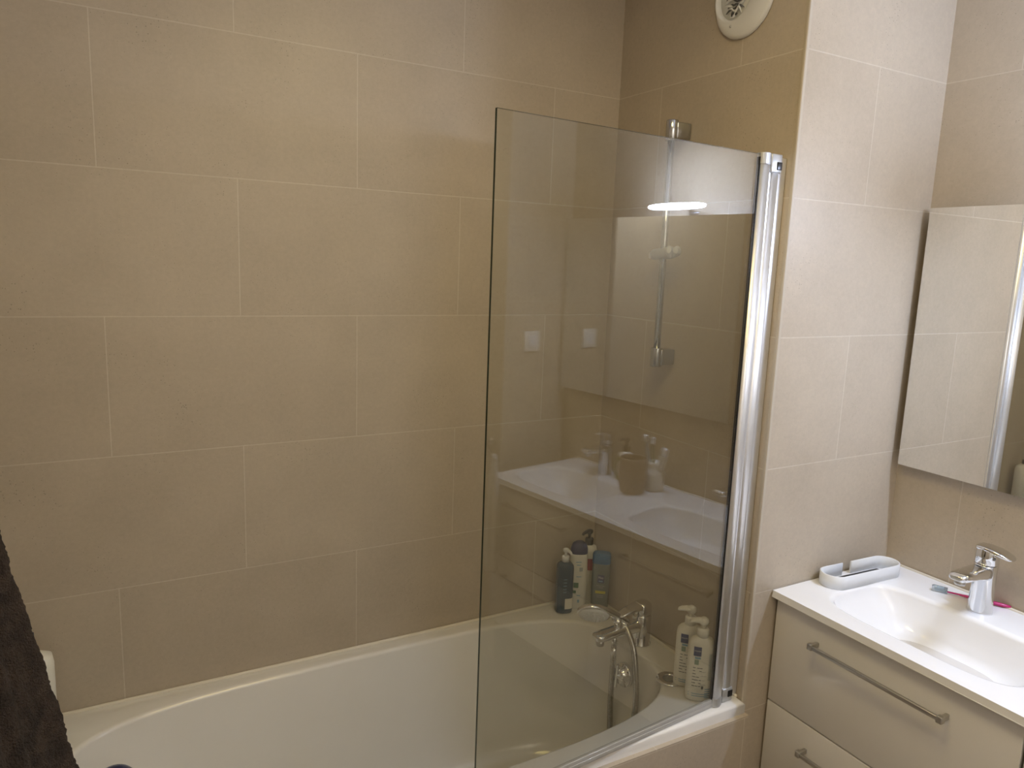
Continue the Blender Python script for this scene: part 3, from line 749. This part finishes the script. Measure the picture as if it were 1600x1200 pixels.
b = BM(); lathe(b, [(0, 0), (.026, 0), (.029, .003), (.030, .095), (.027, .105), (.014, .112), (.012, .116), (0, .116)], 36); obj('body', b, M_cream, t)
pump_top(t, .114, mat('dark_brown_pump', (.05, .035, .028), .3), .0125, -1, h=.056)

# ------------------------------------------------------------------ mirror and its lamp
mr = thing('wall_mirror', 'large frameless wall mirror above the vanity', 'mirror', (XD-.012, -1.345, Z0-.36))
MX = XD-.036
b = BM(); box(b, MX, MX+.005, -1.966, -.7175, Z0-.3655, Z0+.3415)
b.normal_update()
for f in b.faces: f.material_index = 0 if f.normal.x < -.5 else 1
obj('silvered_glass', b, [M_mirror, M_seal], mr, True)
b = BM(); box(b, MX+.0052, XD-.0015, -1.955, -.7275, Z0-.356, Z0+.331); obj('back_panel', b, mat('grey_back', (.28, .265, .24), .5), mr, True)

lp = thing('mirror_lamp', 'lit white bar lamp on an arm above the mirror', 'lamp', (.45, -1.335, Z0+.345))
LX, LY, LZ = .425, -1.332, Z0+.366
for s in (-1, 1):
    b = BM()
    rg = []
    for k in range(21):
        u = (k/20)**.6; yy = s*(.004+.114*u); w = .0145*sqrt(max(1-u**7, .0005))*(1-.15*u); h = .0118*sqrt(max(1-u**7, .0005))*(1-.2*u)
        rg.append([(LX+w*cos(a), LY+yy, LZ+h*sin(a)) for a in [2*pi*i/24 for i in range(24)]])
    loops(b, rg); obj('diffuser', b, M_lamp, lp, True)
b = BM(); loft(b, [(-.0045, .0152, .0125, 2), (.0045, .0152, .0125, 2)], 28, M=Matrix.Translation((LX, LY, LZ)) @ Matrix.Rotation(pi/2, 4, 'X')); obj('clip', b, M_chrome, lp, True)
b = BM(); tube(b, [(LX, LY, LZ+.008), (LX+.035, LY, LZ+.006), (MX-.006, LY, Z0+.356), (XD-.022, LY, Z0+.346)], [.008, .007, .006, .006], 14, flat=(1.6, .6)); box(b, XD-.032, XD-.002, LY-.022, LY+.022, Z0+.343, Z0+.356, .002); obj('arm', b, M_chrome, lp, True)

# switch on the facing wall
t = thing('light_switch', 'white square light switch on the tiled wall, seen reflected in the glass', 'switch', (.345, YF, Z0-.165))
b = BM(); box(b, -.042, .042, .0005, .010, -.042, .042, .003); pl = obj('plate', b, M_cream, t)
b = BM(); box(b, -.021, .021, .009, .014, -.026, .026, .002); obj('rocker', b, M_white, t)
# white hand towel on a swivel bar at the far end of the vanity
t = thing('towel_bar', 'thin chrome swivel towel bar on the wall end carrying the white hand towel', 'towel bar', (.2, -2.03, Z0-.585))
b = BM(); lathe(b, [(0, 0), (.016, 0), (.016, .007), (0, .008)], 24, M=Matrix.Translation((.2045, -2.03, Z0-.585)) @ Matrix.Rotation(-pi/2, 4, 'Y')); obj('flange', b, M_chrome, t, True)
b = BM(); tube(b, [(.199, -2.03, Z0-.585), (.16, -2.005, Z0-.585), (.06, -1.84, Z0-.585), (.035, -1.795, Z0-.585)], .006, 12); obj('bar', b, M_chrome, t, True)
t = thing('hand_towel', 'white hand towel hanging beside the far end of the vanity, reflected in the glass screen', 'towel', (.045, -1.81, Z0-1.0))
rg = []
for k in range(26):
    u = k/25; z = Z0-.568-.46*u; r = [ ]
    w = .012+.022*min(1, u*2.2)+.004*u; d = .009+.012*min(1, u*2)
    for i in range(48):
        a = 2*pi*i/48; f = 1+.22*sin(5*a+.6)*min(1, u*3)
        p = Vector((d*sin(a)*f*1.1, w*cos(a)*f)); ca, sa = cos(.5), sin(.5)
        r.append((min(.066, .043+p.x*ca-p.y*sa), -1.808+p.x*sa+p.y*ca, z))
    rg.append(r)
b = BM(); loops(b, rg); obj('cloth', b, M_towel_w, t, True)

# ------------------------------------------------------------------ brown towel in the left foreground
t = thing('towel_hook', 'chrome robe hook on the left wall holding the brown towel', 'hook', (-1.70, -.93, Z0+.10))
b = BM(); lathe(b, [(0, 0), (.02, 0), (.02, .008), (0, .009)], 24, M=Matrix.Translation((.001, 0, 0)) @ Matrix.Rotation(pi/2, 4, 'Y')); tube(b, [(.004, 0, 0), (.035, 0, -.008), (.055, 0, .0), (.058, 0, .02)], .006, 10); obj('hook_arm', b, M_chrome, t)
rg = []
NT, NA = 260, 340
for k in range(NT+1):
    u = k/NT; z = Z0+.105-u*1.02
    dz = Z0+.105-z
    r = []
    wx = .0205+.173*dz if dz < .75 else .0205+.173*.75+.05*(dz-.75)
    wy = .030+.20*dz if dz < .7 else .17
    for i in range(NA):
        a = 2*pi*i/NA
        amp = min(1, dz/.2)
        f = 1+amp*(.085*sin(7*a+1.2+1.5*dz)+.05*sin(12*a+2.4-2*dz)+.02*sin(23*a+4*dz))
        p = Vector((cos(a)*wx*f, sin(a)*wy*f, z))
        nz = mnoise.noise(Vector((p.x*160, p.y*160, p.z*160)))*.0014 + mnoise.noise(Vector((p.x*330, p.y*330, p.z*330)))*.0016 + mnoise.noise(Vector((p.x*40, p.y*40, p.z*40)))*.0018
        p.x += cos(a)*nz*1.3; p.y += sin(a)*nz*1.3
        x = -1.638+p.x; y = -.93+p.y
        if x < -1.692: x = -1.692+ (x+1.692)*.02
        r.append((max(x, -1.695), y, z))
    rg.append(r)
b = BM(); loops(b, rg); o = obj('bath_towel', b, M_towel)
tag(o, 'dark brown terry bath towel hanging in the left foreground', 'towel')

# ------------------------------------------------------------------ light
def area(name, loc, rot, size, power, col, shape='DISK'):
    l = bpy.data.lights.new(name, 'AREA'); l.energy = power; l.color = col; l.shape = shape; l.size = size
    o = bpy.data.objects.new(name, l); COL.objects.link(o); o.location = loc; o.rotation_euler = rot; return o
area('ceiling_fill', (-.75, -1.15, HC-.02), (0, 0, 0), .5, 8.2, (1.0, .77, .29))  # added warm fill for the tub walls, no fixture behind it
area('hall_wall_fill', (-.7, -2.12, HC-.1), (-radians(50), 0, 0), .4, 17, (1.0, .93, .84))  # added fill aimed at the hall wall, brightens its reflection in the screen
w = bpy.data.worlds.new('world'); S.world = w; w.use_nodes = True
w.node_tree.nodes['Background'].inputs[0].default_value = (.9, .8, .65, 1); w.node_tree.nodes['Background'].inputs[1].default_value = .05

# ------------------------------------------------------------------ camera
cam = bpy.data.cameras.new('camera'); co = bpy.data.objects.new('camera', cam); COL.objects.link(co)
yaw, pit, rol, F = .51653, -.16623, .03761, 1150.36
fw = Vector((sin(yaw)*cos(pit), cos(yaw)*cos(pit), sin(pit))); rt = Vector((cos(yaw), -sin(yaw), 0)); up = rt.cross(fw)
r2 = cos(rol)*rt+sin(rol)*up; u2 = -sin(rol)*rt+cos(rol)*up
co.matrix_world = Matrix(((r2.x, u2.x, -fw.x, -1.44571), (r2.y, u2.y, -fw.y, -1.93722), (r2.z, u2.z, -fw.z, Z0+.1622), (0, 0, 0, 1)))
cam.sensor_width = 36; cam.lens = F/1600*36; cam.clip_start = .02
S.camera = co
S.view_settings.view_transform = 'Standard'; S.view_settings.look = 'None'; S.view_settings.exposure = -0.15
